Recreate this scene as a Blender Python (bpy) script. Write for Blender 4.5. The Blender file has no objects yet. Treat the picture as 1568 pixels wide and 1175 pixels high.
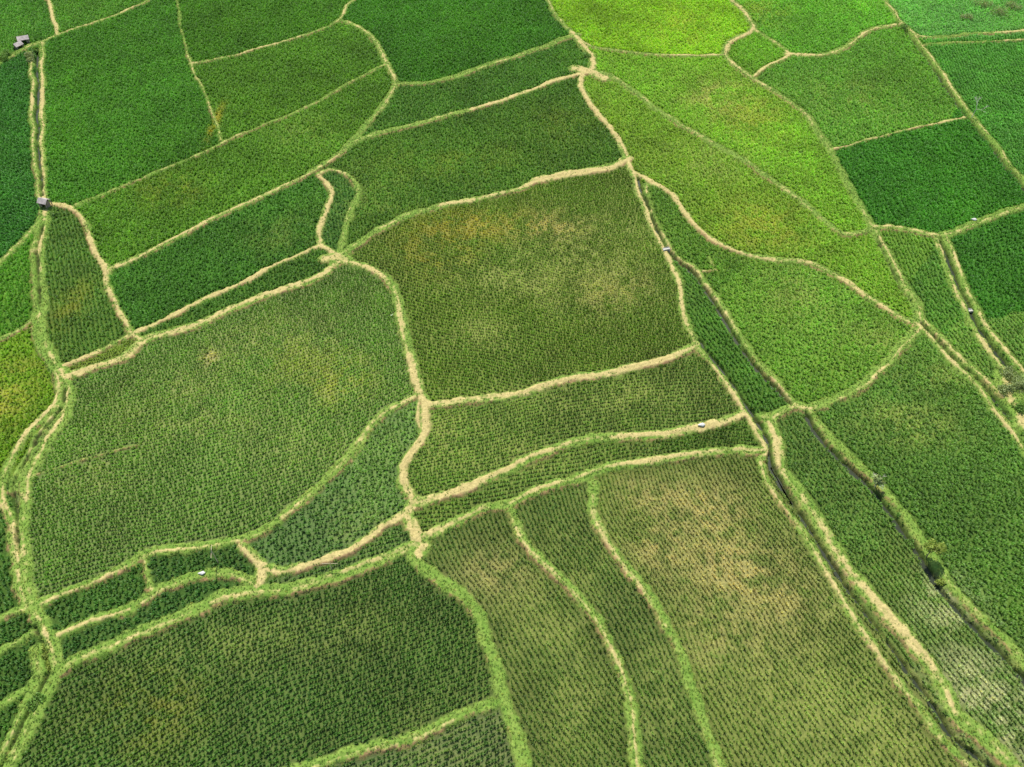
import bpy, math, numpy as np, random
from mathutils import Vector, Matrix
rng=np.random.default_rng(7); random.seed(7)
S=bpy.context.scene
# ------------------------------------------------------------ camera / survey
H=60.0; P=math.radians(50); IW,IH=1568.0,1175.0
HF=math.radians(66); F=(IW/2)/math.tan(HF/2)
cp,sp=math.cos(P),math.sin(P)
def g(x,y):
    """photo survey point -> ground coordinates in metres"""
    dx=(x-IW/2)/F; dy=(IH/2-y)/F
    t=H/(sp-dy*cp)
    return (dx*t,(cp+dy*sp)*t)
def pxm(y):
    dy=(IH/2-y)/F
    return F*(sp-dy*cp)/H
cam=bpy.data.cameras.new("camera"); co=bpy.data.objects.new("camera",cam); S.collection.objects.link(co)
co.location=(0,0,H); co.rotation_euler=(math.pi/2-P,0,0)
cam.sensor_width=36; cam.lens=18/math.tan(HF/2); cam.clip_end=6000; S.camera=co
# ------------------------------------------------------------ noise
R=rng.random((256,256)).astype(np.float32)
def vn(x,y,o=0):
    x=np.asarray(x)+o*17.3; y=np.asarray(y)+o*31.7
    xi=np.floor(x).astype(np.int64); yi=np.floor(y).astype(np.int64)
    fx=x-xi; fy=y-yi; fx=fx*fx*(3-2*fx); fy=fy*fy*(3-2*fy)
    a=R[xi&255,yi&255];b=R[(xi+1)&255,yi&255];c=R[xi&255,(yi+1)&255];d=R[(xi+1)&255,(yi+1)&255]
    return (a*(1-fx)+b*fx)*(1-fy)+(c*(1-fx)+d*fx)*fy
def fbm(x,y,sc,o=0,n=4):
    s=0;a=.5;t=0
    for i in range(n):
        s=s+a*vn(x*sc,y*sc,o+i*3); t+=a; a*=.55; sc*=2.07
    return s/t
def sm(a,b,x):
    t=np.clip((x-a)/(b-a),0,1); return t*t*(3-2*t)
def lin(c):
    c=np.array(c,dtype=float)/255
    return np.where(c<.04045,c/12.92,((c+.055)/1.055)**2.4)
# ------------------------------------------------------------ bund network
B=[] # (pts,width m,tan,offset)
def b(pts,w=.9,tan=.4): B.append((pts,w*.84,tan,'b'))
def c(pts,w=.5,wat=0): B.append((pts,w,wat,'c'))
b([(64,66),(66,130),(64,200),(67,260),(70,318)],1.1,.6)
b([(44,80),(50,130),(50,190),(55,250),(64,312)],.9,.45)
c([(55,80),(58,130),(57,195),(61,250),(67,300)],.3)
b([(62,66),(45,72),(20,86),(0,96)],1.5,.4)
b([(62,66),(100,50),(160,30),(215,8),(230,0)],.9,.4)
b([(88,52),(80,20),(74,0)],.9,.6)
b([(70,318),(50,350),(30,375),(0,405)],1.0,.25)
b([(70,318),(60,370),(58,420),(60,470),(62,510),(75,545),(97,572)],1.9,.35)
c([(64,345),(59,370),(57,420),(58,465)],.2)
b([(55,492),(25,510),(0,522)],1.0,.3)
b([(70,314),(110,320),(130,345),(145,380),(158,410),(170,450),(188,490),(205,514)],1.0,.75)
b([(97,562),(150,540),(205,512),(260,485),(320,458),(380,430),(430,405),(490,380),(515,392)],.95,.95)
b([(105,578),(150,560),(195,545),(215,530),(225,520),(300,498),(350,478),(400,455),(450,440),(500,420),(520,402)],1.5,.7)
b([(205,512),(225,525)],1.1,.8)
b([(490,380),(488,350),(500,320),(508,300),(498,280),(487,270)],.9,.95)
b([(487,270),(505,262),(530,270),(546,287),(544,310),(530,340),(523,370),(522,390)],1.0,.3)
b([(165,415),(230,385),(300,350),(350,325),(400,303),(450,280),(490,258),(520,238),(537,220),(570,180),(605,130),(592,98),(575,65),(550,42),(520,32)],1.25,.35)
b([(120,316),(170,295),(230,268),(290,245),(340,222),(400,195),(450,175),(500,150),(550,120),(595,98)],.8,.3)
b([(270,0),(280,50),(290,95),(310,140),(325,175),(342,218)],.5,.3)
b([(290,100),(350,88),(400,75),(450,60),(490,46),(520,30),(530,10),(545,0)],.9,.5)
b([(605,128),(650,130),(700,118),(750,100),(800,85),(850,65),(885,55)],1.5,.2)
b([(540,220),(600,200),(660,185),(720,170)],1.4,.2)
b([(720,170),(770,155),(820,138),(850,125),(890,114)],1.2,.8)
b([(838,0),(855,30),(878,54),(905,72),(950,80),(1000,84),(1050,86),(1108,86)],1.1,.3)
b([(875,52),(897,75),(905,92),(905,112)],1.5,.6)
b([(905,112),(935,115),(980,150),(1030,185),(1080,215),(1150,255),(1200,290),(1250,330),(1290,360),(1337,352)],1.3,.25)
b([(892,112),(893,140),(920,180),(945,215),(960,243)],1.1,.85)
b([(880,106),(905,112),(925,120)],2.6,.7)
b([(960,243),(967,265),(978,300),(997,345),(1017,385),(1038,425),(1048,480),(1063,525)],1.0,.7)
b([(967,265),(1000,282),(1030,300),(1055,335),(1085,365),(1130,388),(1190,400)],1.0,.85)
b([(1190,400),(1240,405),(1290,430),(1340,465),(1380,490),(1410,500)],1.3,.4)
b([(988,285),(993,320),(1013,360),(1033,392),(1062,412),(1092,450),(1122,500),(1152,545),(1190,590),(1215,620),(1240,628)],.95,.3)
c([(975,275),(985,300),(1003,345),(1024,386),(1048,408),(1070,428),(1088,455),(1116,503),(1146,548),(1184,593),(1212,622)],.3)
b([(1085,395),(1095,415),(1075,418)],.4,.3)
b([(960,243),(940,256),(900,262),(850,272),(825,276)],1.9,.7)
b([(825,276),(800,290),(740,303),(670,318)],1.2,.7)
b([(670,318),(620,332),(580,355),(540,380),(520,395)],1.4,.25)
b([(518,396),(560,408),(590,425),(605,455),(615,500),(630,560),(642,595),(653,620)],1.4,.62)
b([(498,398),(518,392),(535,400)],1.9,.7)
b([(653,622),(700,618),(780,605),(850,588),(920,573),(980,562),(1030,545),(1063,528)],1.3,.65)
b([(1063,530),(1090,560),(1115,595),(1140,630),(1160,660),(1178,690)],1.05,.55)
c([(1070,522),(1098,558),(1124,593),(1149,630),(1168,656),(1183,685),(1184,720),(1215,772)],.3)
b([(652,620),(652,660),(632,690),(615,715),(617,740),(635,772)],1.2,.65)
b([(645,608),(640,640),(641,655)],.6,.5)
b([(640,606),(600,625),(570,650),(545,690),(510,730),(460,770),(420,800),(370,825),(330,835),(270,840),(220,855),(150,890),(100,910),(60,928)],1.2,.35)
b([(640,775),(700,755),(760,730),(820,700),(880,677),(930,670),(980,668),(1050,660),(1100,648),(1140,635)],1.4,.55)
b([(648,822),(690,805),(740,780),(780,775),(830,748),(880,735),(930,715),(1000,705),(1080,697),(1140,690),(1175,693)],1.3,.45)
b([(632,768),(622,790),(640,820),(650,835),(640,855)],1.5,.65)
b([(632,780),(600,800),(560,825),(520,850),(470,870),(430,873),(405,868),(385,850),(370,835)],1.1,.75)
b([(650,830),(600,850),(550,870),(500,890),(440,905),(395,905),(340,915),(300,935),(250,960),(180,985),(140,1005),(90,1030)],1.5,.35)
b([(405,868),(395,900)],1.2,.8)
b([(395,895),(360,880),(320,880),(270,895),(200,930),(140,955),(90,975)],1.1,.35)
b([(222,858),(232,905)],.7,.15)
b([(97,575),(107,600),(100,640),(75,675),(52,715),(42,760),(36,820),(38,880),(50,925),(68,960),(80,990),(86,1020),(72,1060),(50,1110),(22,1160),(5,1190)],1.4,.3)
b([(85,560),(92,590),(85,620),(50,660),(20,700),(5,740),(7,775),(18,800),(24,850),(30,900),(45,930)],1.2,.45)
b([(96,600),(90,630),(62,668),(34,712),(23,750)],1.1,.1)
c([(98,600),(92,630),(62,668),(35,712),(24,745),(26,800),(31,850)],.12)
b([(45,932),(20,938),(0,948)],.9,.3)
b([(66,962),(40,975),(0,1000)],.9,.25)
b([(80,1030),(45,1055),(0,1082)],.9,.25)
b([(50,1045),(38,1090),(15,1140),(0,1160)],1.0,.3)
b([(60,1000),(65,1040),(50,1080)],1.8,.15)
c([(56,960),(68,1000),(72,1030),(58,1065),(35,1110),(8,1165)],.2)
b([(630,858),(660,885),(700,910),(735,945),(750,990),(765,1040),(770,1075),(790,1130),(800,1175)],1.4,.1)
b([(765,1078),(700,1100),(640,1125),(580,1145),(520,1165),(490,1175)],1.1,.2)
b([(782,785),(800,820),(830,860),(870,900),(910,950),(940,1010),(965,1070),(972,1130),(976,1175)],1.1,.33)
b([(906,740),(910,780),(930,830),(968,880),(1003,930),(1040,990),(1060,1050),(1080,1110),(1098,1175)],1.15,.33)
b([(1178,692),(1165,710),(1172,740),(1205,782),(1235,822),(1267,875),(1297,935),(1335,992),(1375,1042),(1412,1090),(1445,1140),(1480,1175)],.9,.5)
b([(1180,650),(1193,680),(1196,720),(1228,760),(1255,800),(1292,860),(1325,908),(1365,958),(1410,1005),(1445,1060),(1465,1100),(1510,1135),(1550,1175)],1.7,.5)
c([(1186,715),(1212,765),(1243,812),(1280,868),(1310,920),(1350,975),(1392,1026),(1430,1080),(1455,1125),(1510,1170)],.25)
b([(1150,640),(1180,642),(1215,625),(1240,628)],1.4,.2)
b([(1240,628),(1300,600),(1340,570),(1380,530),(1410,505)],1.4,.25)
b([(1240,628),(1258,660),(1298,700),(1348,745),(1390,800),(1418,840),(1452,898),(1502,950),(1550,1000),(1568,1025)],1.2,.12)
c([(1236,632),(1248,665),(1288,706),(1338,752),(1378,806),(1405,845),(1438,905),(1488,958),(1536,1008),(1565,1040)],.4)
b([(1410,500),(1450,545),(1500,595),(1535,645),(1568,688)],1.0,.35)
b([(1415,490),(1462,540),(1510,582),(1568,640)],1.0,.3)
c([(1414,496),(1456,543),(1506,589),(1550,642)],.25)
b([(1337,352),(1370,410),(1398,460),(1412,500)],1.5,.25)
c([(1340,362),(1366,412),(1394,465)],.12)
b([(1337,352),(1300,290),(1270,230),(1235,180),(1200,150),(1150,120),(1110,88)],1.3,.35)
b([(1337,350),(1380,350),(1440,360),(1500,340),(1568,318)],1.4,.4)
b([(1448,360),(1468,410),(1488,460),(1518,510),(1568,568)],1.0,.4)
b([(1436,366),(1452,420),(1475,475),(1500,520),(1545,575)],1.0,.35)
c([(1443,370),(1460,415),(1481,467),(1509,515),(1560,577)],.4)
b([(1108,86),(1118,65),(1152,46),(1140,20),(1120,0)],1.4,.5)
b([(1150,46),(1185,65),(1208,85),(1180,100),(1155,118)],1.0,.4)
b([(1205,84),(1260,85),(1300,70),(1330,48),(1378,38)],1.5,.4)
b([(1355,0),(1375,30),(1402,60),(1440,110),(1480,170),(1520,220),(1568,282)],1.1,.35)
c([(1372,34),(1396,62),(1434,112),(1474,172),(1514,222),(1560,280)],.35)
b([(1378,38),(1410,58),(1480,54),(1568,48)],1.2,.4)
b([(1403,70),(1480,66),(1568,62)],.9,.4)
b([(1275,230),(1350,210),(1420,192),(1475,182)],.65,.8)
b([(1545,580),(1555,620),(1568,640)],3.0,.3)
b([(58,725),(130,707),(210,683)],.25,.2)
# ------------------------------------------------------------ graded terrain grid
NU,NV=1400,1020
tt=np.linspace(0,1,NV); Y=7+175*(0.5*tt+0.5*tt**2.0)
HW=0.6495*(cp*Y+sp*H)*1.18+4
U=np.linspace(-1,1,NU)
X2=(U[None,:]*HW[:,None]); Y2=np.repeat(Y[:,None],NU,1)
E=np.full((NV,NU),50.0); SD=np.zeros((NV,NU)); TAN=np.zeros((NV,NU)); NYv=np.zeros((NV,NU)); WD=np.ones((NV,NU)); NXv=np.zeros((NV,NU))
EC=np.full((NV,NU),50.0)
ditch_paths=[]
def smooth(pts):
    p=[np.array(g(*q)) for q in pts]
    def edge(q): return q[0]<=10 or q[0]>=IW-10 or q[1]<=4 or q[1]>=IH-8
    if edge(pts[0]): d=p[0]-p[1]; p.insert(0,p[0]+d/np.linalg.norm(d)*45)
    if edge(pts[-1]): d=p[-1]-p[-2]; p.append(p[-1]+d/np.linalg.norm(d)*45)
    p=[2*p[0]-p[1]]+p+[2*p[-1]-p[-2]]
    out=[]
    for i in range(1,len(p)-2):
        L=np.linalg.norm(p[i+1]-p[i]); n=max(1,int(L/1.2))
        a,b_,c_,d=p[i-1],p[i],p[i+1],p[i+2]
        m1=(c_-a)/2; m2=(d-b_)/2
        for m in (m1,m2):
            l=np.linalg.norm(m)
            if l>L: m*=L/l
        for k in range(n):
            t=k/n
            out.append((2*t**3-3*t*t+1)*b_+(t**3-2*t*t+t)*m1+(-2*t**3+3*t*t)*c_+(t**3-t*t)*m2)
    out.append(p[-2]); out=np.array(out)
    wx=(vn(out[:,0]*.35,out[:,1]*.35,5)-.5)*.5; wy=(vn(out[:,0]*.35,out[:,1]*.35,9)-.5)*.5
    return out+np.stack([wx,wy],1)
for pts,w,tan,kind in B:
    q=smooth(pts)
    if kind=='c' and w>.22: ditch_paths.append((q,w))
    for i in range(len(q)-1):
        a=q[i]; d=q[i+1]-a; L2=d@d
        if L2<1e-9: continue
        m=w/2+1.6
        v0=np.searchsorted(Y,min(a[1],q[i+1][1])-m); v1=np.searchsorted(Y,max(a[1],q[i+1][1])+m)
        if v1<=v0: continue
        xa=min(a[0],q[i+1][0])-m; xb=max(a[0],q[i+1][0])+m
        hh=HW[v0:v1]
        ua=min(xa/hh.min(),xa/hh.max()); ub=max(xb/hh.min(),xb/hh.max())
        u0=max(0,int((ua+1)/2*(NU-1))); u1=min(NU,int((ub+1)/2*(NU-1))+2)
        if u1<=u0: continue
        sl=(slice(v0,v1),slice(u0,u1))
        x=X2[sl]-a[0]; y=Y2[sl]-a[1]
        t=np.clip((x*d[0]+y*d[1])/L2,0,1)
        rx=x-t*d[0]; ry=y-t*d[1]; dist=np.hypot(rx,ry)
        if kind=='b':
            e=dist-w/2; k=e<E[sl]
            sgn=np.sign(x*d[1]-y*d[0])
            for A,val in ((E,e),(SD,sgn*dist),(TAN,np.full_like(e,tan)),(NYv,ry/np.maximum(dist,1e-4)),(NXv,rx/np.maximum(dist,1e-4)),(WD,np.full_like(e,w))):
                A[sl]=np.where(k,val,A[sl])
        else:
            e=dist-w/2; EC[sl]=np.minimum(EC[sl],e)
wob=(fbm(X2,Y2,.9,2)-.5)*.5+(fbm(X2,Y2,3.5,4,2)-.5)*.34
E2=E+wob
EC2=EC+(fbm(X2,Y2,1.3,6)-.5)*.5
# ------------------------------------------------------------ fields
# seed x,y, colour(sRGB look), cover 0..1, wet, row direction in photo (dx,dy)
SEED=[
(25,25,(68,114,38),.95,0,(1,.1)),(150,6,(74,118,38),.95,0,(1,-.4)),(170,170,(66,112,34),1,0,(1,-.35)),
(20,230,(52,100,36),1,0,(1,.2)),(20,450,(72,116,34),.95,0,(1,-.3)),(400,30,(66,108,30),1,0,(1,-.1)),
(430,120,(74,112,34),1,0,(1,-.35)),(330,285,(78,116,36),1,0,(1,-.45)),(330,375,(62,104,36),1,0,(1,-.45)),
(100,440,(66,100,36),.92,0,(.2,1)),(25,600,(88,124,26),.9,0,(1,-.3)),(320,620,(82,116,46),.8,.35,(1,-.3)),
(380,445,(64,102,36),.95,0,(1,-.45)),(520,310,(58,98,38),.95,0,(.2,1)),(700,50,(58,104,28),1,0,(1,-.2)),
(740,140,(66,106,36),.95,0,(1,-.25)),(720,240,(66,102,34),.95,0,(1,-.2)),(820,430,(76,106,32),.79,.1,(1,.22)),
(1000,40,(114,150,38),1,0,(1,.1)),(1165,78,(92,132,40),.95,0,(1,.2)),(1270,30,(90,136,48),1,0,(1,-.2)),
(1490,20,(90,138,70),1,0,(1,0)),(1290,140,(86,128,48),.95,0,(1,-.2)),(1500,110,(72,122,48),1,0,(.7,1)),
(1390,260,(58,108,34),1,0,(1,-.2)),(1200,230,(102,138,44),.97,0,(1,.6)),(1130,310,(100,132,42),.95,0,(1,.6)),(1300,410,(98,132,42),.95,0,(1,.6)),
(1045,350,(78,114,40),.95,0,(1,.6)),(1220,490,(90,126,46),.94,0,(1,.4)),(1430,430,(72,112,42),.95,0,(.5,1)),
(1535,420,(58,106,36),1,0,(1,-.2)),(1100,500,(68,108,38),.95,0,(.6,1)),(1450,700,(80,116,48),.95,0,(1,.7)),
(1280,770,(82,116,50),.9,0,(.7,1)),(1400,930,(86,118,52),.86,0,(.7,1)),(880,620,(82,112,44),.79,.1,(1,-.15)),(900,692,(82,112,46),.79,0,(1,-.2)),
(1110,668,(74,106,40),.86,0,(1,-.1)),(500,800,(74,108,50),.93,.35,(1,-.3)),(580,700,(80,112,52),.93,.35,(1,-.3)),(300,1080,(60,94,36),.84,.2,(1,-.55)),
(575,848,(70,104,44),.87,.3,(1,-.35)),(290,862,(56,92,38),.93,0,(1,-.4)),(150,915,(62,100,40),.93,0,(1,-.4)),(180,960,(54,92,38),.93,0,(1,-.4)),
(720,860,(68,96,38),.8,.1,(.6,1)),(850,790,(66,96,38),.8,.1,(.55,1)),(1100,850,(88,112,50),.76,0,(.62,1)),
(680,1140,(56,88,36),.8,.4,(1,-.5)),(10,880,(58,96,36),.93,0,(.3,1)),(15,968,(56,92,36),.93,0,(1,-.4)),(15,1030,(56,92,36),.93,0,(1,-.4)),(12,1110,(58,96,36),.93,0,(1,-.4)),
(1545,545,(84,120,50),.9,0,(.7,1)),(1500,565,(84,120,50),.9,0,(.7,1)),(1565,610,(116,146,88),.9,0,(.7,1)),(1390,395,(86,122,44),.95,0,(.5,1)),(150,552,(98,120,50),.85,0,(1,-.3)),
]
NL=len(SEED)
sx=np.array([g(s[0],s[1]) for s in SEED])
FC=np.array([lin(s[2]) for s in SEED])*np.array([1.04,1,.85]); COV=np.array([s[3] for s in SEED]); WET=np.array([s[4] for s in SEED])
ANG=[]
for s in SEED:
    a=np.array(g(s[0],s[1])); b_=np.array(g(s[0]+s[5][0]*20,s[1]+s[5][1]*20)); d=b_-a; ANG.append(math.atan2(d[1],d[0]))
sub=2
Es=E[::sub,::sub]; Ws=WD[::sub,::sub]; free=(Es+Ws/2)>np.maximum(Ws/2,.3)
L=np.zeros(Es.shape,np.int32)
def idx(x,y,n=1):
    v=np.interp(y,Y,np.arange(NV)); h=np.interp(y,Y,HW); u=(x/h+1)/2*(NU-1)
    v=np.clip(np.round(v/n),0,(NV-1)//n).astype(int); u=np.clip(np.round(u/n),0,(NU-1)//n).astype(int)
    return v,u
for i,(x,y) in enumerate(sx):
    v,u=idx(x,y,sub); L[v-2:v+3,max(u-2,0):u+3]=i+1
L[~free]=0
def spread(L,free,n):
    for it in range(n):
        z=(L==0)&free
        if not z.any(): break
        N=L.copy()
        for sh,ax in ((1,0),(-1,0),(1,1),(-1,1)):
            r=np.roll(L,sh,ax)
            if ax==0: 
                if sh==1:r[0]=0
                else:r[-1]=0
            else:
                if sh==1:r[:,0]=0
                else:r[:,-1]=0
            m=(N==0)&free; N[m]=r[m]
        if (N==L).all(): break
        L=N
    return L
L=spread(L,free,1000); print("unlabelled free",((L==0)&free).sum())
L=spread(L,np.ones_like(free),400)
LAB=np.repeat(np.repeat(L,sub,0),sub,1)[:NV,:NU]-1
LAB=np.clip(LAB,0,NL-1)
# ------------------------------------------------------------ worn / yellow patches
YEL=lin((144,148,52)); TN=lin((164,154,98)); PG=lin((122,140,64)); OR=lin((140,134,38)); GT=lin((162,164,122))
PT=[(845,350,60,26,TN,.85),(740,345,90,22,OR,.85),(672,382,60,36,OR,.75),(800,430,120,40,PG,.75),(930,440,80,40,TN,.5),(740,515,60,26,PG,.75),(880,400,90,40,PG,.7),(950,360,60,50,PG,.4),
(522,592,45,30,YEL,.6),(320,548,14,12,TN,1.),(420,520,100,40,PG,.6),(270,595,60,35,PG,.6),(480,560,110,40,YEL,.3),(300,640,120,40,PG,.5),(450,690,100,50,PG,.4),(150,720,60,40,PG,.5),
(1100,150,60,30,TN,.45),(1150,180,60,40,YEL,.4),(1170,345,70,40,YEL,.6),(1080,250,80,40,PG,.5),(1385,650,80,35,PG,.8),(1340,520,60,30,PG,.5),(1420,575,60,30,PG,.6),(1220,450,60,50,PG,.5),
(1125,870,80,50,TN,.85),(1080,785,80,50,TN,.75),(1010,840,50,40,TN,.7),(1200,930,80,70,TN,.5),(990,760,70,30,TN,.5),(1230,1060,120,90,PG,.7),(1340,1130,100,80,PG,.6),(1100,970,80,60,TN,.45),
(1490,1060,60,60,GT,.75),(1450,930,50,50,GT,.65),(1568,1120,60,80,GT,.75),(5,605,45,60,YEL,.9),(230,1090,90,60,OR,.3),(320,990,140,40,PG,.4),(760,880,60,40,TN,.55),(830,960,80,80,PG,.5),(900,850,60,60,PG,.5),
(470,205,60,25,PG,.4),(262,292,50,22,YEL,.4),(330,188,6,26,OR,1.),(112,465,30,40,OR,.3),(700,660,80,50,PG,.7),(780,700,120,30,PG,.5),(540,800,60,50,PG,.3),(880,610,150,25,PG,.6),(960,600,60,20,PG,.5),
(1300,150,60,30,PG,.5),(860,190,60,30,YEL,.15),(700,250,120,30,OR,.15),(560,300,60,40,PG,.3),(430,360,60,30,PG,.3),(1170,20,40,20,YEL,.4),(1040,40,60,30,YEL,.4),(700,1130,80,50,PG,.5),(500,960,100,40,PG,.4),(880,1080,50,90,PG,.4),(1010,1070,50,90,PG,.4)]
def fieldcol(x,y,lab):
    """returns plant/ground colour, patch strength"""
    col=FC[lab].copy()
    low=fbm(x,y,.05,11)-.5; mid=fbm(x,y,.28,12)-.5; hi=fbm(x,y,1.1,17,3)-.5
    col*= (1+.5*low+.5*mid+.35*hi)[...,None]
    yl=sm(.48,.72,fbm(x,y,.11,13)*.7+fbm(x,y,.8,18,3)*.3)*.35
    col=col*(1-yl[...,None])+yl[...,None]*(col*np.array([1.35,1.2,1.0]))
    st=np.zeros(x.shape)
    n1=fbm(x,y,.45,14); n2=fbm(x,y,1.9,15,3)
    mott=sm(.38,.64,n1*.5+n2*.5)
    for px,py,rx,ry,cc,s in PT:
        cx,cy=g(px,py); k=pxm(py); dy=(IH/2-py)/F; sa=math.sin(P-math.atan(dy))
        RX=rx/k; RY=ry/k/sa
        r=((x-cx)/RX)**2+((y-cy)/RY)**2
        m=np.exp(-r*1.1)*s
        m=np.clip(m*(.1+1.1*mott),0,.8); m=np.where(r<6,m,0)
        col=col*(1-m[...,None])+cc*m[...,None]; st=np.maximum(st,m)
    return col,st
col,st=fieldcol(X2,Y2,LAB)
cov=COV[LAB]
soil=lin((148,144,84)); n3=fbm(X2,Y2,2.2,20,3)
soilc=soil*(.5+.75*n3)[...,None]
k=np.clip(1.35-1.35*cov+.25*st,0,.6)[...,None]
fld=col*1.05*(1-k)+soilc*k
WETV=WET[LAB]
# bund surface
nb=fbm(X2,Y2,.5,22); nb2=fbm(X2,Y2,3,23,3); nb3=fbm(X2,Y2,.13,24,2)
half=WD/2
streak=vn(SD/half*2.6+10,(X2*-NYv+Y2*NXv)*.12+5,40)
gr=lin((138,158,74)); gr2=lin((88,130,44)); tanc=lin((206,188,128)); tan2=lin((164,144,90)); pink=lin((160,122,90))
gm=np.clip(nb2*.7+streak*.4,0,1)[...,None]
grass=gr*gm*1.1+gr2*(1-gm)
dirt=tanc*(.35+.6*nb2)[...,None]+tan2*(.6-.45*nb2)[...,None]
off=(vn(X2*.12,Y2*.12,25)-.5)*.8
s=np.abs(SD/half-off)
tm=sm(.0,.5,(TAN*1.15-.10)-s*.75+(nb-.5)*.9+(nb2-.5)*.8+(nb3-.5)*.8+(streak-.5)*.55)
bc=grass*(1-tm[...,None]*.92)+dirt*tm[...,None]*.92
bank=sm(.12,-.02,np.abs(E2+.02)-.12)*sm(.15,.5,-NYv)*sm(.43,.55,fbm(X2,Y2,.25,27)*.6+nb2*.4)
bc=bc*(1-bank[...,None]*.85)+pink*bank[...,None]*.85*(.7+.5*nb2)[...,None]
m=sm(.14,-.14,E2)[...,None]
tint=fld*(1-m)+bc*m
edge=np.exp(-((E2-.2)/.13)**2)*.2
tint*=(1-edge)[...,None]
dm=sm(.12,-.1,EC2)[...,None]
tint=tint*(1-dm)+lin((64,74,38))*dm
Z=.2*sm(.15,-.25,E2)*(.6+.8*nb)+.05*(nb2-.5)*m[...,0]+.06*(streak-.5)*m[...,0]+(n3-.5)*.03
Z-=.45*sm(.18,-.15,EC2)
# ------------------------------------------------------------ meshes
def link(o): S.collection.objects.link(o); return o
allv=np.stack([X2,Y2,Z],-1).reshape(-1,3).astype(np.float32)
ii=(np.arange(NV-1)[:,None]*NU+np.arange(NU-1)[None,:])
quads=np.stack([ii,ii+1,ii+NU+1,ii+NU],-1).reshape(-1,4)
tf=tint.reshape(-1,3); wf=(WETV*(1-m[...,0])).reshape(-1)
fm=((E2[:-1,:-1]+E2[1:,1:])/2<.05)|((EC2[:-1,:-1]+EC2[1:,1:])/2<.1)
fm=fm.reshape(-1)
def make(name,q,zoff=0,mat=None,attrs=True):
    ids,inv=np.unique(q,return_inverse=True); inv=inv.reshape(-1)
    me=bpy.data.meshes.new(name); me.vertices.add(len(ids))
    v=allv[ids].copy(); v[:,2]+=zoff
    me.vertices.foreach_set("co",v.reshape(-1)); n=len(q)
    me.loops.add(n*4); me.loops.foreach_set("vertex_index",inv.astype(np.int32))
    me.polygons.add(n); me.polygons.foreach_set("loop_start",np.arange(0,n*4,4,dtype=np.int32))
    try: me.polygons.foreach_set("loop_total",np.full(n,4,dtype=np.int32))
    except Exception: pass
    me.polygons.foreach_set("use_smooth",np.ones(n,dtype=bool))
    me.update(calc_edges=True)
    if attrs:
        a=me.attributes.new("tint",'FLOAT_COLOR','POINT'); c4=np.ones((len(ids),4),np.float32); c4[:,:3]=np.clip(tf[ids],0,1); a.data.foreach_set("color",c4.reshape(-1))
        a=me.attributes.new("wet",'FLOAT','POINT'); a.data.foreach_set("value",wf[ids].astype(np.float32))
    o=link(bpy.data.objects.new(name,me)); me.materials.append(mat); return o
def mat(name):
    m=bpy.data.materials.new(name); m.use_nodes=True; nt=m.node_tree; nt.nodes.clear()
    out=nt.nodes.new("ShaderNodeOutputMaterial"); p=nt.nodes.new("ShaderNodeBsdfPrincipled"); nt.links.new(p.outputs[0],out.inputs[0]); return m,nt,p,out
def groundmat(name,rough):
    m,nt,p,out=mat(name); N=nt.nodes.new; l=nt.links.new
    at=N("ShaderNodeAttribute"); at.attribute_name="tint"
    tc=N("ShaderNodeTexCoord")
    n=N("ShaderNodeTexNoise"); n.inputs["Scale"].default_value=5; n.inputs["Detail"].default_value=5; n.inputs["Roughness"].default_value=.7; l(tc.outputs["Object"],n.inputs["Vector"])
    mr=N("ShaderNodeMapRange"); mr.inputs[1].default_value=.25; mr.inputs[2].default_value=.75; mr.inputs[3].default_value=.55; mr.inputs[4].default_value=1.4; l(n.outputs[0],mr.inputs[0])
    mx=N("ShaderNodeVectorMath"); mx.operation='SCALE'; l(at.outputs["Color"],mx.inputs[0]); l(mr.outputs[0],mx.inputs["Scale"]); l(mx.outputs[0],p.inputs["Base Color"])
    w=N("ShaderNodeAttribute"); w.attribute_name="wet"; r=N("ShaderNodeMapRange"); r.inputs[3].default_value=rough; r.inputs[4].default_value=.42; l(w.outputs["Fac"],r.inputs[0]); l(r.outputs[0],p.inputs["Roughness"])
    s=N("ShaderNodeMapRange"); s.inputs[3].default_value=.1; s.inputs[4].default_value=.7; l(w.outputs["Fac"],s.inputs[0]); l(s.outputs[0],p.inputs["Specular IOR Level"])
    bu=N("ShaderNodeBump"); bu.inputs["Strength"].default_value=.6; bu.inputs["Distance"].default_value=.06; n2=N("ShaderNodeTexNoise"); n2.inputs["Scale"].default_value=9; n2.inputs["Detail"].default_value=4; l(tc.outputs["Object"],n2.inputs["Vector"]); l(n2.outputs[0],bu.inputs["Height"]); l(bu.outputs[0],p.inputs["Normal"])
    return m
make("rice_paddy_soil",quads[~fm],0,groundmat("paddy_soil",.95))
make("grassy_embankment_path",quads[fm],0,groundmat("embankment_earth",.95))
# ditch water
md,nt,p,_=mat("ditch_water"); p.inputs["Base Color"].default_value=(.03,.04,.02,1); p.inputs["Roughness"].default_value=.4; p.inputs["Specular IOR Level"].default_value=.3
vs=[];fs=[]
for q,w in ditch_paths:
    d=np.gradient(q,axis=0); d/=np.linalg.norm(d,axis=1)[:,None]+1e-9; nn=np.stack([-d[:,1],d[:,0]],1)*w*.6
    base=len(vs)
    for i in range(len(q)):
        vs.append((q[i][0]+nn[i][0],q[i][1]+nn[i][1],-.3)); vs.append((q[i][0]-nn[i][0],q[i][1]-nn[i][1],-.3))
        if i: k0=base+2*i; fs.append((k0-2,k0-1,k0+1,k0))
me=bpy.data.meshes.new("irrigation_ditch_water"); me.from_pydata(vs,[],fs); me.materials.append(md); link(bpy.data.objects.new("irrigation_ditch_water",me))
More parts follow.
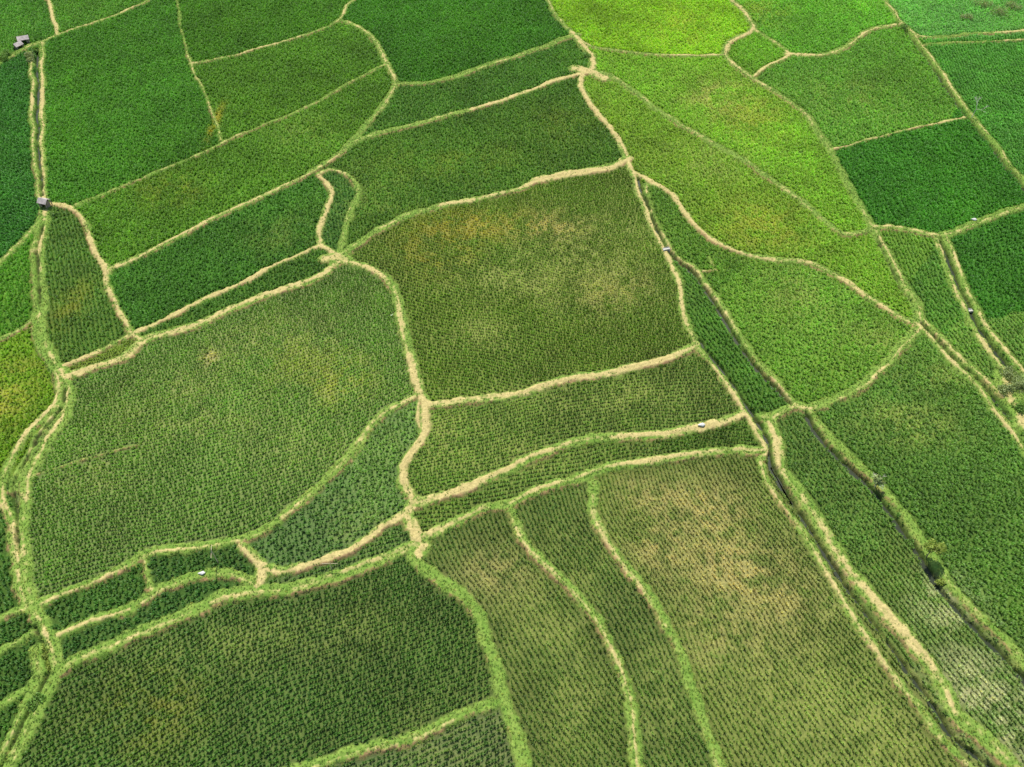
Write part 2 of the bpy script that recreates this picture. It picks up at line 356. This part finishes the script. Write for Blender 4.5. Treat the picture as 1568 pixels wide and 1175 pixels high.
# far ground
mg,nt,p,_=mat("far_ground"); N=nt.nodes.new; l=nt.links.new
tc=N("ShaderNodeTexCoord"); n=N("ShaderNodeTexVoronoi"); n.inputs["Scale"].default_value=.03; l(tc.outputs["Object"],n.inputs["Vector"])
cr=N("ShaderNodeValToRGB"); cr.color_ramp.elements[0].color=(.04,.12,.014,1); cr.color_ramp.elements[1].color=(.1,.21,.03,1); l(n.outputs["Color"],cr.inputs[0]); l(cr.outputs[0],p.inputs["Base Color"]); p.inputs["Roughness"].default_value=.95
me=bpy.data.meshes.new("ground"); me.from_pydata([(-3000,-3000,-.9),(3000,-3000,-.9),(3000,3000,-.9),(-3000,3000,-.9)],[],[(0,1,2,3)]); me.materials.append(mg); link(bpy.data.objects.new("ground",me))
# ------------------------------------------------------------ leaves
def leafmat(name,inst=True,colr=None,tr=.35,spec=.25):
    m,nt,p,out=mat(name); N=nt.nodes.new; l=nt.links.new
    p.inputs["Roughness"].default_value=.5; p.inputs["Specular IOR Level"].default_value=spec
    t=N("ShaderNodeBsdfTranslucent"); mx=N("ShaderNodeMixShader"); mx.inputs[0].default_value=tr
    if inst:
        a=N("ShaderNodeAttribute"); a.attribute_type='INSTANCER'; a.attribute_name="tcol"; c=a.outputs["Color"]
    else:
        n=N("ShaderNodeTexNoise"); n.inputs["Scale"].default_value=4; r=N("ShaderNodeValToRGB"); r.color_ramp.elements[0].position=.35; r.color_ramp.elements[1].position=.65
        r.color_ramp.elements[0].color=(*[v*.55 for v in colr],1); r.color_ramp.elements[1].color=(*colr,1); l(n.outputs[0],r.inputs[0]); c=r.outputs[0]
    l(c,p.inputs["Base Color"])
    v=N("ShaderNodeVectorMath"); v.operation='MULTIPLY'; v.inputs[1].default_value=(1.2,1.08,.65); l(c,v.inputs[0]); l(v.outputs[0],t.inputs[0])
    l(p.outputs[0],mx.inputs[1]); l(t.outputs[0],mx.inputs[2]); l(mx.outputs[0],out.inputs[0]); return m
mleaf=leafmat("rice_leaf",spec=.4); mgrass=leafmat("grass_leaf")
def tuft(name,nb,h,r,w,m,coll):
    vs=[];fs=[]
    for i in range(nb):
        a=random.uniform(0,6.283); rr=r*random.uniform(.35,1); hh=h*random.uniform(.7,1.1); wd=w*random.uniform(.7,1.2)
        px,py=-math.sin(a)*wd/2,math.cos(a)*wd/2; ca,sa=math.cos(a),math.sin(a); b0=random.uniform(0,.15)*r
        k=len(vs)
        for f,z,ww in ((b0,0,1),(rr*.5,hh*.7,1)):
            vs+=[(ca*f+px*ww,sa*f+py*ww,z),(ca*f-px*ww,sa*f-py*ww,z)]
        vs.append((ca*rr,sa*rr,hh*random.uniform(.7,1.0)))
        fs+=[(k,k+1,k+3,k+2),(k+2,k+3,k+4)]
    me=bpy.data.meshes.new(name); me.from_pydata(vs,[],fs); me.materials.append(m); o=bpy.data.objects.new(name,me); coll.objects.link(o)
cr_=bpy.data.collections.new("rice_plant_variants"); cg_=bpy.data.collections.new("grass_tuft_variants")
for i in range(5): tuft("rice_plant",13,.32,.24,.055,mleaf,cr_)
for i in range(4): tuft("grass_tuft",11,.12,.15,.035,mgrass,cg_)
def gnodes(name,coll):
    ng=bpy.data.node_groups.new(name,'GeometryNodeTree')
    ng.interface.new_socket("Geometry",in_out='INPUT',socket_type='NodeSocketGeometry'); ng.interface.new_socket("Geometry",in_out='OUTPUT',socket_type='NodeSocketGeometry')
    N=ng.nodes.new; l=ng.links.new
    gi=N("NodeGroupInput"); go=N("NodeGroupOutput"); ip=N("GeometryNodeInstanceOnPoints"); ci=N("GeometryNodeCollectionInfo")
    ci.inputs["Collection"].default_value=coll; ci.inputs["Separate Children"].default_value=True; ci.inputs["Reset Children"].default_value=True
    ip.inputs["Pick Instance"].default_value=True
    ra=N("GeometryNodeInputNamedAttribute"); ra.data_type='FLOAT_VECTOR'; ra.inputs[0].default_value="rot"
    sa=N("GeometryNodeInputNamedAttribute"); sa.data_type='FLOAT_VECTOR'; sa.inputs[0].default_value="scl"
    l(gi.outputs[0],ip.inputs["Points"]); l(ci.outputs[0],ip.inputs["Instance"]); 
    er=N("FunctionNodeEulerToRotation"); l(ra.outputs[0],er.inputs[0]); l(er.outputs[0],ip.inputs["Rotation"]); l(sa.outputs[0],ip.inputs["Scale"]); l(ip.outputs[0],go.inputs[0])
    return ng
def scatter(name,xyz,col,scl,coll,rz=None):
    n=len(xyz); print(name,n)
    me=bpy.data.meshes.new(name); me.vertices.add(n); me.vertices.foreach_set("co",xyz.astype(np.float32).reshape(-1))
    a=me.attributes.new("tcol",'FLOAT_COLOR','POINT'); c4=np.ones((n,4),np.float32); c4[:,:3]=np.clip(col,0,.9); a.data.foreach_set("color",c4.reshape(-1))
    if rz is None: rz=rng.uniform(0,6.283,n)
    rot=np.stack([rng.normal(0,.1,n),rng.normal(0,.1,n),rz],1).astype(np.float32)
    a=me.attributes.new("rot",'FLOAT_VECTOR','POINT'); a.data.foreach_set("vector",rot.reshape(-1))
    a=me.attributes.new("scl",'FLOAT_VECTOR','POINT'); a.data.foreach_set("vector",scl.astype(np.float32).reshape(-1))
    o=link(bpy.data.objects.new(name,me)); md=o.modifiers.new("scatter",'NODES'); md.node_group=gnodes(name+"_nodes",coll); return o
PX=[];PC=[];PS=[];PR=[]
for i in range(NL):
    cv=COV[i]; sparse=cv<.89
    RS,PSP=(.38,.21) if sparse else (.4,.27)
    vi,ui=np.nonzero(L==i+1)
    if len(vi)<10: print("small field",i,SEED[i][:2]); continue
    xs=X2[vi*sub,np.minimum(ui*sub,NU-1)]; ys=Y2[vi*sub,0]
    a=ANG[i]; ca,sa=math.cos(a),math.sin(a)
    p_=xs*ca+ys*sa; q_=-xs*sa+ys*ca
    A,Bq=np.meshgrid(np.arange(p_.min(),p_.max(),PSP),np.arange(q_.min()-2,q_.max()+2,RS))
    A=A.ravel();Bq=Bq.ravel()
    A=A+rng.normal(0,.06 if sparse else .1,len(A)); Bq=Bq+rng.normal(0,.025 if sparse else .06,len(A))
    Bq=Bq+(vn(A*.05+i*7,Bq*.03,31)-.5)*5+(vn(A*.2,Bq*.08,33)-.5)*1.0
    x=A*ca-Bq*sa; y=A*sa+Bq*ca
    hw=np.interp(y,Y,HW); k=(np.abs(x)<hw*.999)&(y>Y[0])&(y<Y[-1]); x=x[k];y=y[k]
    v,u=idx(x,y)
    k=(LAB[v,u]==i)&(E2[v,u]>.06+.08*rng.random(len(x)))&(EC2[v,u]>.15); x=x[k];y=y[k];v=v[k];u=u[k]
    cl,s_=fieldcol(x,y,np.full(x.shape,i))
    gap=fbm(x,y,.6,41)
    keep=rng.random(len(x))<np.clip(.78+.5*cv-.3*s_-(1-cv)*sm(.5,.7,gap)*.8,0,1)
    x,y,cl,s_,v,u=x[keep],y[keep],cl[keep],s_[keep],v[keep],u[keep]
    PX.append(np.stack([x,y,Z[v,u]-.01],1)); 
    PC.append(cl*rng.normal(1,.15,len(x))[:,None])
    sc=(.42+.72*cv if sparse else .3+.85*cv)*(1-.12*s_)*rng.uniform(.8,1.2,len(x))
    PS.append(np.stack([sc*1.05,sc*(.7 if sparse else .92),sc*rng.uniform(.75,1.2,len(x))],1))
    PR.append(a+np.pi*rng.integers(0,2,len(x))+rng.normal(0,.3,len(x)))
PX=np.concatenate(PX);PC=np.concatenate(PC);PS=np.concatenate(PS);PR=np.concatenate(PR)
scatter("rice_crop",PX,PC*2.3,PS,cr_,PR)
# grass on the embankments
n=330000
yy=rng.uniform(Y[0],Y[-1],n*6); hw=np.interp(yy,Y,HW); xx=rng.uniform(-HW.max(),HW.max(),n*6)
k=np.abs(xx)<hw; xx=xx[k];yy=yy[k]; v,u=idx(xx,yy)
pr=sm(.15,.0,E2[v,u])*(1-.93*tm[v,u])*sm(-.1,.1,EC2[v,u])
pr=np.maximum(pr,.5*sm(.25,.1,np.abs(EC2[v,u]-.1))); k=rng.random(len(xx))<pr*.7
xx,yy,v,u=xx[k],yy[k],v[k],u[k]
gcol=grass[v,u]*rng.normal(1,.2,len(xx))[:,None]; wy=rng.random(len(xx))<.2; gcol[wy]=gcol[wy]*np.array([1.5,1.15,1.1])
sc=rng.uniform(.4,.9,len(xx))
scatter("embankment_grass",np.stack([xx,yy,Z[v,u]-.01],1),gcol*1.15,np.stack([sc,sc,sc],1),cg_)
# ------------------------------------------------------------ small objects
def simple(name,colr,rough=.8,var=.25,scale=6,metal=0):
    m,nt,p,_=mat(name); N=nt.nodes.new; l=nt.links.new
    tc=N("ShaderNodeTexCoord"); n=N("ShaderNodeTexNoise"); n.inputs["Scale"].default_value=scale; n.inputs["Detail"].default_value=4; l(tc.outputs["Object"],n.inputs["Vector"])
    r=N("ShaderNodeValToRGB"); r.color_ramp.elements[0].position=.3; r.color_ramp.elements[1].position=.7
    r.color_ramp.elements[0].color=(*[v*(1-var) for v in colr],1); r.color_ramp.elements[1].color=(*[min(1,v*(1+var)) for v in colr],1)
    l(n.outputs[0],r.inputs[0]); l(r.outputs[0],p.inputs["Base Color"]); p.inputs["Roughness"].default_value=rough; p.inputs["Metallic"].default_value=metal; return m
M_conc=simple("concrete",(.42,.40,.34)); M_slab=simple("pale_concrete",(.6,.58,.5)); M_white=simple("white_plastic",(.68,.67,.6),.5,.15); M_wood=simple("weathered_wood",(.34,.27,.2)); M_bark=simple("bark",(.22,.17,.11)); M_straw=simple("bamboo",(.55,.47,.28))
M_tin=simple("tin_roof",(.5,.43,.38),.7,.35,2.5)
M_leafy=leafmat("tree_leaf",False,(.42,.54,.10)); M_leafd=leafmat("shrub_leaf",False,(.24,.44,.08)); M_leafp=leafmat("pale_leaf",False,(.42,.52,.2))
def zat(x,y):
    v,u=idx(np.array([x]),np.array([y])); return float(Z[v,u][0])
def place(name,x,y,dz=0,rot=0):
    o=link(bpy.data.objects.new(name,None)); X,Yy=g(x,y); o.location=(X,Yy,zat(X,Yy)+dz); o.rotation_euler=(0,0,rot); o.empty_display_size=.3; return o
def child(par,name,vs,fs,m):
    me=bpy.data.meshes.new(name); me.from_pydata(vs,[],fs); me.materials.append(m); o=link(bpy.data.objects.new(name,me)); o.parent=par; return o
def boxg(cx,cy,cz,sx_,sy,sz,vs,fs):
    k=len(vs); 
    for a in (-1,1):
        for b_ in (-1,1):
            for c_ in (-1,1): vs.append((cx+a*sx_/2,cy+b_*sy/2,cz+c_*sz/2))
    for f in ((0,1,3,2),(4,6,7,5),(0,4,5,1),(2,3,7,6),(0,2,6,4),(1,5,7,3)): fs.append(tuple(k+i for i in f))
def tube(p0,p1,r0,r1,vs,fs,n=7):
    p0=Vector(p0);p1=Vector(p1);d=(p1-p0).normalized(); a=d.orthogonal().normalized(); b_=d.cross(a); k=len(vs)
    for p,r in ((p0,r0),(p1,r1)):
        for i in range(n):
            t=6.2832*i/n; vs.append(tuple(p+a*math.cos(t)*r+b_*math.sin(t)*r))
    for i in range(n): j=(i+1)%n; fs.append((k+i,k+j,k+n+j,k+n+i))
    fs.append(tuple(k+n+i for i in range(n)))
def hut(x,y,L_,W_,h,rot):
    o=place("field_hut",x,y,-.05,rot)
    vs,fs=[],[]; t=.06
    for sxn in (-1,1):
        nn=int(L_/.16)
        for i in range(nn):
            px=-L_/2+.08+i*.16
            if sxn==-1 and abs(px)<.36: continue
            boxg(px,sxn*W_/2,h/2+random.uniform(-.01,.01),.15,t,h,vs,fs)
    for sxn in (-1,1):
        for i in range(int(W_/.16)-1): boxg(sxn*(L_/2),-W_/2+.16+i*.16,h/2,t,.15,h,vs,fs)
    child(o,"plank_walls",vs,fs,M_wood)
    vs,fs=[],[]; n=int((L_+.4)/.1); rh=.3
    for sd_ in (-1,1):
        k=len(vs)
        for i in range(n+1):
            px=-(L_+.4)/2+i*.1; w_=.02*(i%2)
            vs.append((px,0,h+rh+w_)); vs.append((px,sd_*(W_/2+.2),h-.1+w_))
            if i: q=k+2*i; fs.append((q-2,q-1,q+1,q))
    child(o,"corrugated_roof",vs,fs,M_tin)
    vs,fs=[],[]
    for a in (-1,1):
        for b_ in (-1,1): boxg(a*(L_/2+.05),b_*(W_/2+.08),h/2-.06,.09,.09,h-.02,vs,fs)
    child(o,"corner_posts",vs,fs,M_wood)
    return o
hut(39,66,1.3,.9,.9,.4); hut(72,317,.9,.7,.8,-.3); hut(30,74,.9,.7,.7,1.0)
def footbridge(x,y,rot,L_=1.5):
    o=place("concrete_footbridge",x,y,.0,rot); z=.2
    vs,fs=[],[]; boxg(0,0,z,L_,.4,.08,vs,fs); child(o,"slab",vs,fs,M_slab)
    vs,fs=[],[]
    for s_ in (-1,1): boxg(s_*(L_/2-.1),0,z-.3,.18,.45,.5,vs,fs)
    child(o,"abutments",vs,fs,M_conc)
    vs,fs=[],[]
    for s_ in (-1,1): boxg(0,s_*.18,z+.08,L_-.1,.04,.07,vs,fs)
    child(o,"kerbs",vs,fs,M_conc)
footbridge(1020,384,.25,.8); footbridge(1484,475,.15,.9)
def sack(x,y,rot,s_=1):
    vs=[];fs=[];n=14;mm=9
    for i in range(mm):
        t=i/(mm-1); r=(math.sin(min(t*1.25,1)*math.pi*.5)*.9+.1) if t<.75 else (.95*(1-t)/.25*.8+.16)
        if t>.95: r=.28
        for j in range(n):
            a=6.283*j/n; w1=1+.1*math.sin(3*a+i)
            vs.append(((t-.5)*.8*s_,math.cos(a)*.24*r*w1*s_,.13*s_+math.sin(a)*.14*r*w1*s_))
    for i in range(mm-1):
        for j in range(n): k=(j+1)%n; fs.append((i*n+j,i*n+k,(i+1)*n+k,(i+1)*n+j))
    fs.append(tuple(range(n))); fs.append(tuple((mm-1)*n+i for i in range(n)))
    me=bpy.data.meshes.new("white_sack"); me.from_pydata(vs,[],fs); me.materials.append(M_white)
    for p_ in me.polygons:p_.use_smooth=True
    o=link(bpy.data.objects.new("white_sack",me)); X,Yy=g(x,y); o.location=(X,Yy,zat(X,Yy)); o.rotation_euler=(0,0,rot)
sack(1073,654,.1,.9); sack(1490,338,-.2,.9); sack(600,484,1.2,.5); sack(310,880,.1,.75)
def pole(x,y,h,lean=.15,cross=True):
    o=place("bamboo_pole",x,y,-.1,random.uniform(0,3)); vs,fs=[],[]
    n=6
    for i in range(n):
        tube((lean*h*i/n,0,h*i/n),(lean*h*(i+1)/n,0,h*(i+1)/n),.05-.004*i,.045-.004*i,vs,fs)
    child(o,"culm",vs,fs,M_straw)
    if cross:
        vs,fs=[],[]; tube((lean*h*.85-.7,.02,h*.86),(lean*h*.85+.6,.02,h*.8),.025,.02,vs,fs); child(o,"crossbar",vs,fs,M_straw)
pole(334,862,2.4,.05); pole(508,872,1.3,.05,True)
def bare_tree(x,y,h,m,name="bare_tree"):
    o=place(name,x,y,-.1,random.uniform(0,6)); vs,fs=[],[]
    def br(p,d,l,r,k):
        q=p+d*l; tube(p,q,r,r*.65,vs,fs,6)
        if k==0: return
        for i in range(3 if k>1 else 4):
            nd=(d+Vector((random.gauss(0,.55),random.gauss(0,.55),random.gauss(.05,.3)))).normalized(); br(q,nd,l*random.uniform(.55,.8),r*.6,k-1)
    br(Vector((0,0,0)),Vector((.08,.05,1)).normalized(),h*.36,.055,3); child(o,"trunk_and_branches",vs,fs,m)
    return o
def crown(par,cx,cy,cz,rx,rz,n,m,ls=.12,lob=9,name="crown"):
    vs,fs=[],[]; L_=[]
    for i in range(lob):
        a=random.uniform(0,6.283); r=random.uniform(.2,.75)*rx; L_.append((cx+math.cos(a)*r,cy+math.sin(a)*r,cz+random.uniform(-.5,.7)*rz,random.uniform(.3,.55)*rx))
    for i in range(n):
        lx,ly,lz,lr=random.choice(L_); d=Vector((random.gauss(0,1),random.gauss(0,1),random.gauss(0,1))).normalized()*lr*random.uniform(.5,1.1)
        p=Vector((lx,ly,lz))+d
        if p.z<.03: p.z=.03+random.random()*.1
        a=Vector((random.gauss(0,1),random.gauss(0,1),random.gauss(0,.5))).normalized()*ls*random.uniform(.6,1.3); b_=a.orthogonal().normalized()*ls*.35; b_.rotate(Matrix.Rotation(random.uniform(0,6.28),3,a))
        k=len(vs); vs+=[tuple(p-a*.5),tuple(p+b_),tuple(p+a*.6),tuple(p-b_)]; fs.append((k,k+1,k+2,k+3))
    return child(par,name,vs,fs,m)
M_pale=simple("pale_bark",(.7,.65,.5))
t=bare_tree(1340,746,2.0,M_pale); crown(t,0,0,1.2,.6,.4,230,M_leafp,.26,7)
t=bare_tree(1487,182,3.6,M_pale)
t=bare_tree(1418,854,1.8,M_bark,"small_tree"); crown(t,.05,0,1.55,.8,.5,1000,M_leafy,.17,10)
def shrub(x,y,r,h,m,n=500): 
    o=place("shrub",x,y,-.05); vs,fs=[],[]
    for i in range(6):
        a=i*1.05; tube((0,0,0),(math.cos(a)*r*.5,math.sin(a)*r*.5,h*.7),.02,.01,vs,fs,5)
    child(o,"stems",vs,fs,M_bark); crown(o,0,0,h*.3,r,h*.3,n,m,.16,9,"foliage")
for x,y,r,h,m in ((1392,832,.6,.7,M_leafd),(1545,575,1.2,.5,M_leafp),(1560,600,1.5,.6,M_leafp),(1536,600,.9,.5,M_leafp),(1562,628,1.,.6,M_leafd),(1500,8,1.8,.7,M_leafp),(1530,20,1.8,.8,M_leafp),(1552,12,1.6,.8,M_leafp),(1480,30,1.2,.6,M_leafp),  # first entry: dark clump added in place of the small tree's shadow
 (16,84,1.3,.8,M_leafd),(48,86,1.,.6,M_leafp),(6,92,1.2,.7,M_leafd),(30,60,1.2,.6,M_leafd),(56,78,.8,.6,M_leafd),(50,94,.7,.5,M_leafp),(1384,44,.9,.6,M_leafd),(66,1000,.8,.3,M_leafy),(72,1022,.7,.3,M_leafy),(58,1075,.7,.3,M_leafd),
 (1440,890,.5,.3,M_leafy),(900,88,.8,.4,M_leafd),(84,330,.6,.4,M_leafd)): shrub(x,y,r,h,m,int(350+350*r))
# ------------------------------------------------------------ light
el=math.radians(57); az=math.radians(-10)   # sun ahead of the camera, a little left
sd=Vector((math.sin(az)*math.cos(el),math.cos(az)*math.cos(el),math.sin(el)))
sun=bpy.data.lights.new("sun",'SUN'); sun.energy=4.9; sun.angle=math.radians(.5); sun.color=(1,.95,.86)
so=link(bpy.data.objects.new("sun",sun)); so.rotation_euler=sd.to_track_quat('Z','Y').to_euler()
w=bpy.data.worlds.new("World"); S.world=w; w.use_nodes=True; nt=w.node_tree; sk=nt.nodes.new("ShaderNodeTexSky"); sk.sky_type='NISHITA'; sk.sun_disc=False; sk.sun_elevation=el; sk.sun_rotation=az
nt.links.new(sk.outputs[0],nt.nodes["Background"].inputs[0]); nt.nodes["Background"].inputs[1].default_value=.15
S.view_settings.view_transform='Standard'; S.view_settings.look='None'; S.view_settings.exposure=0
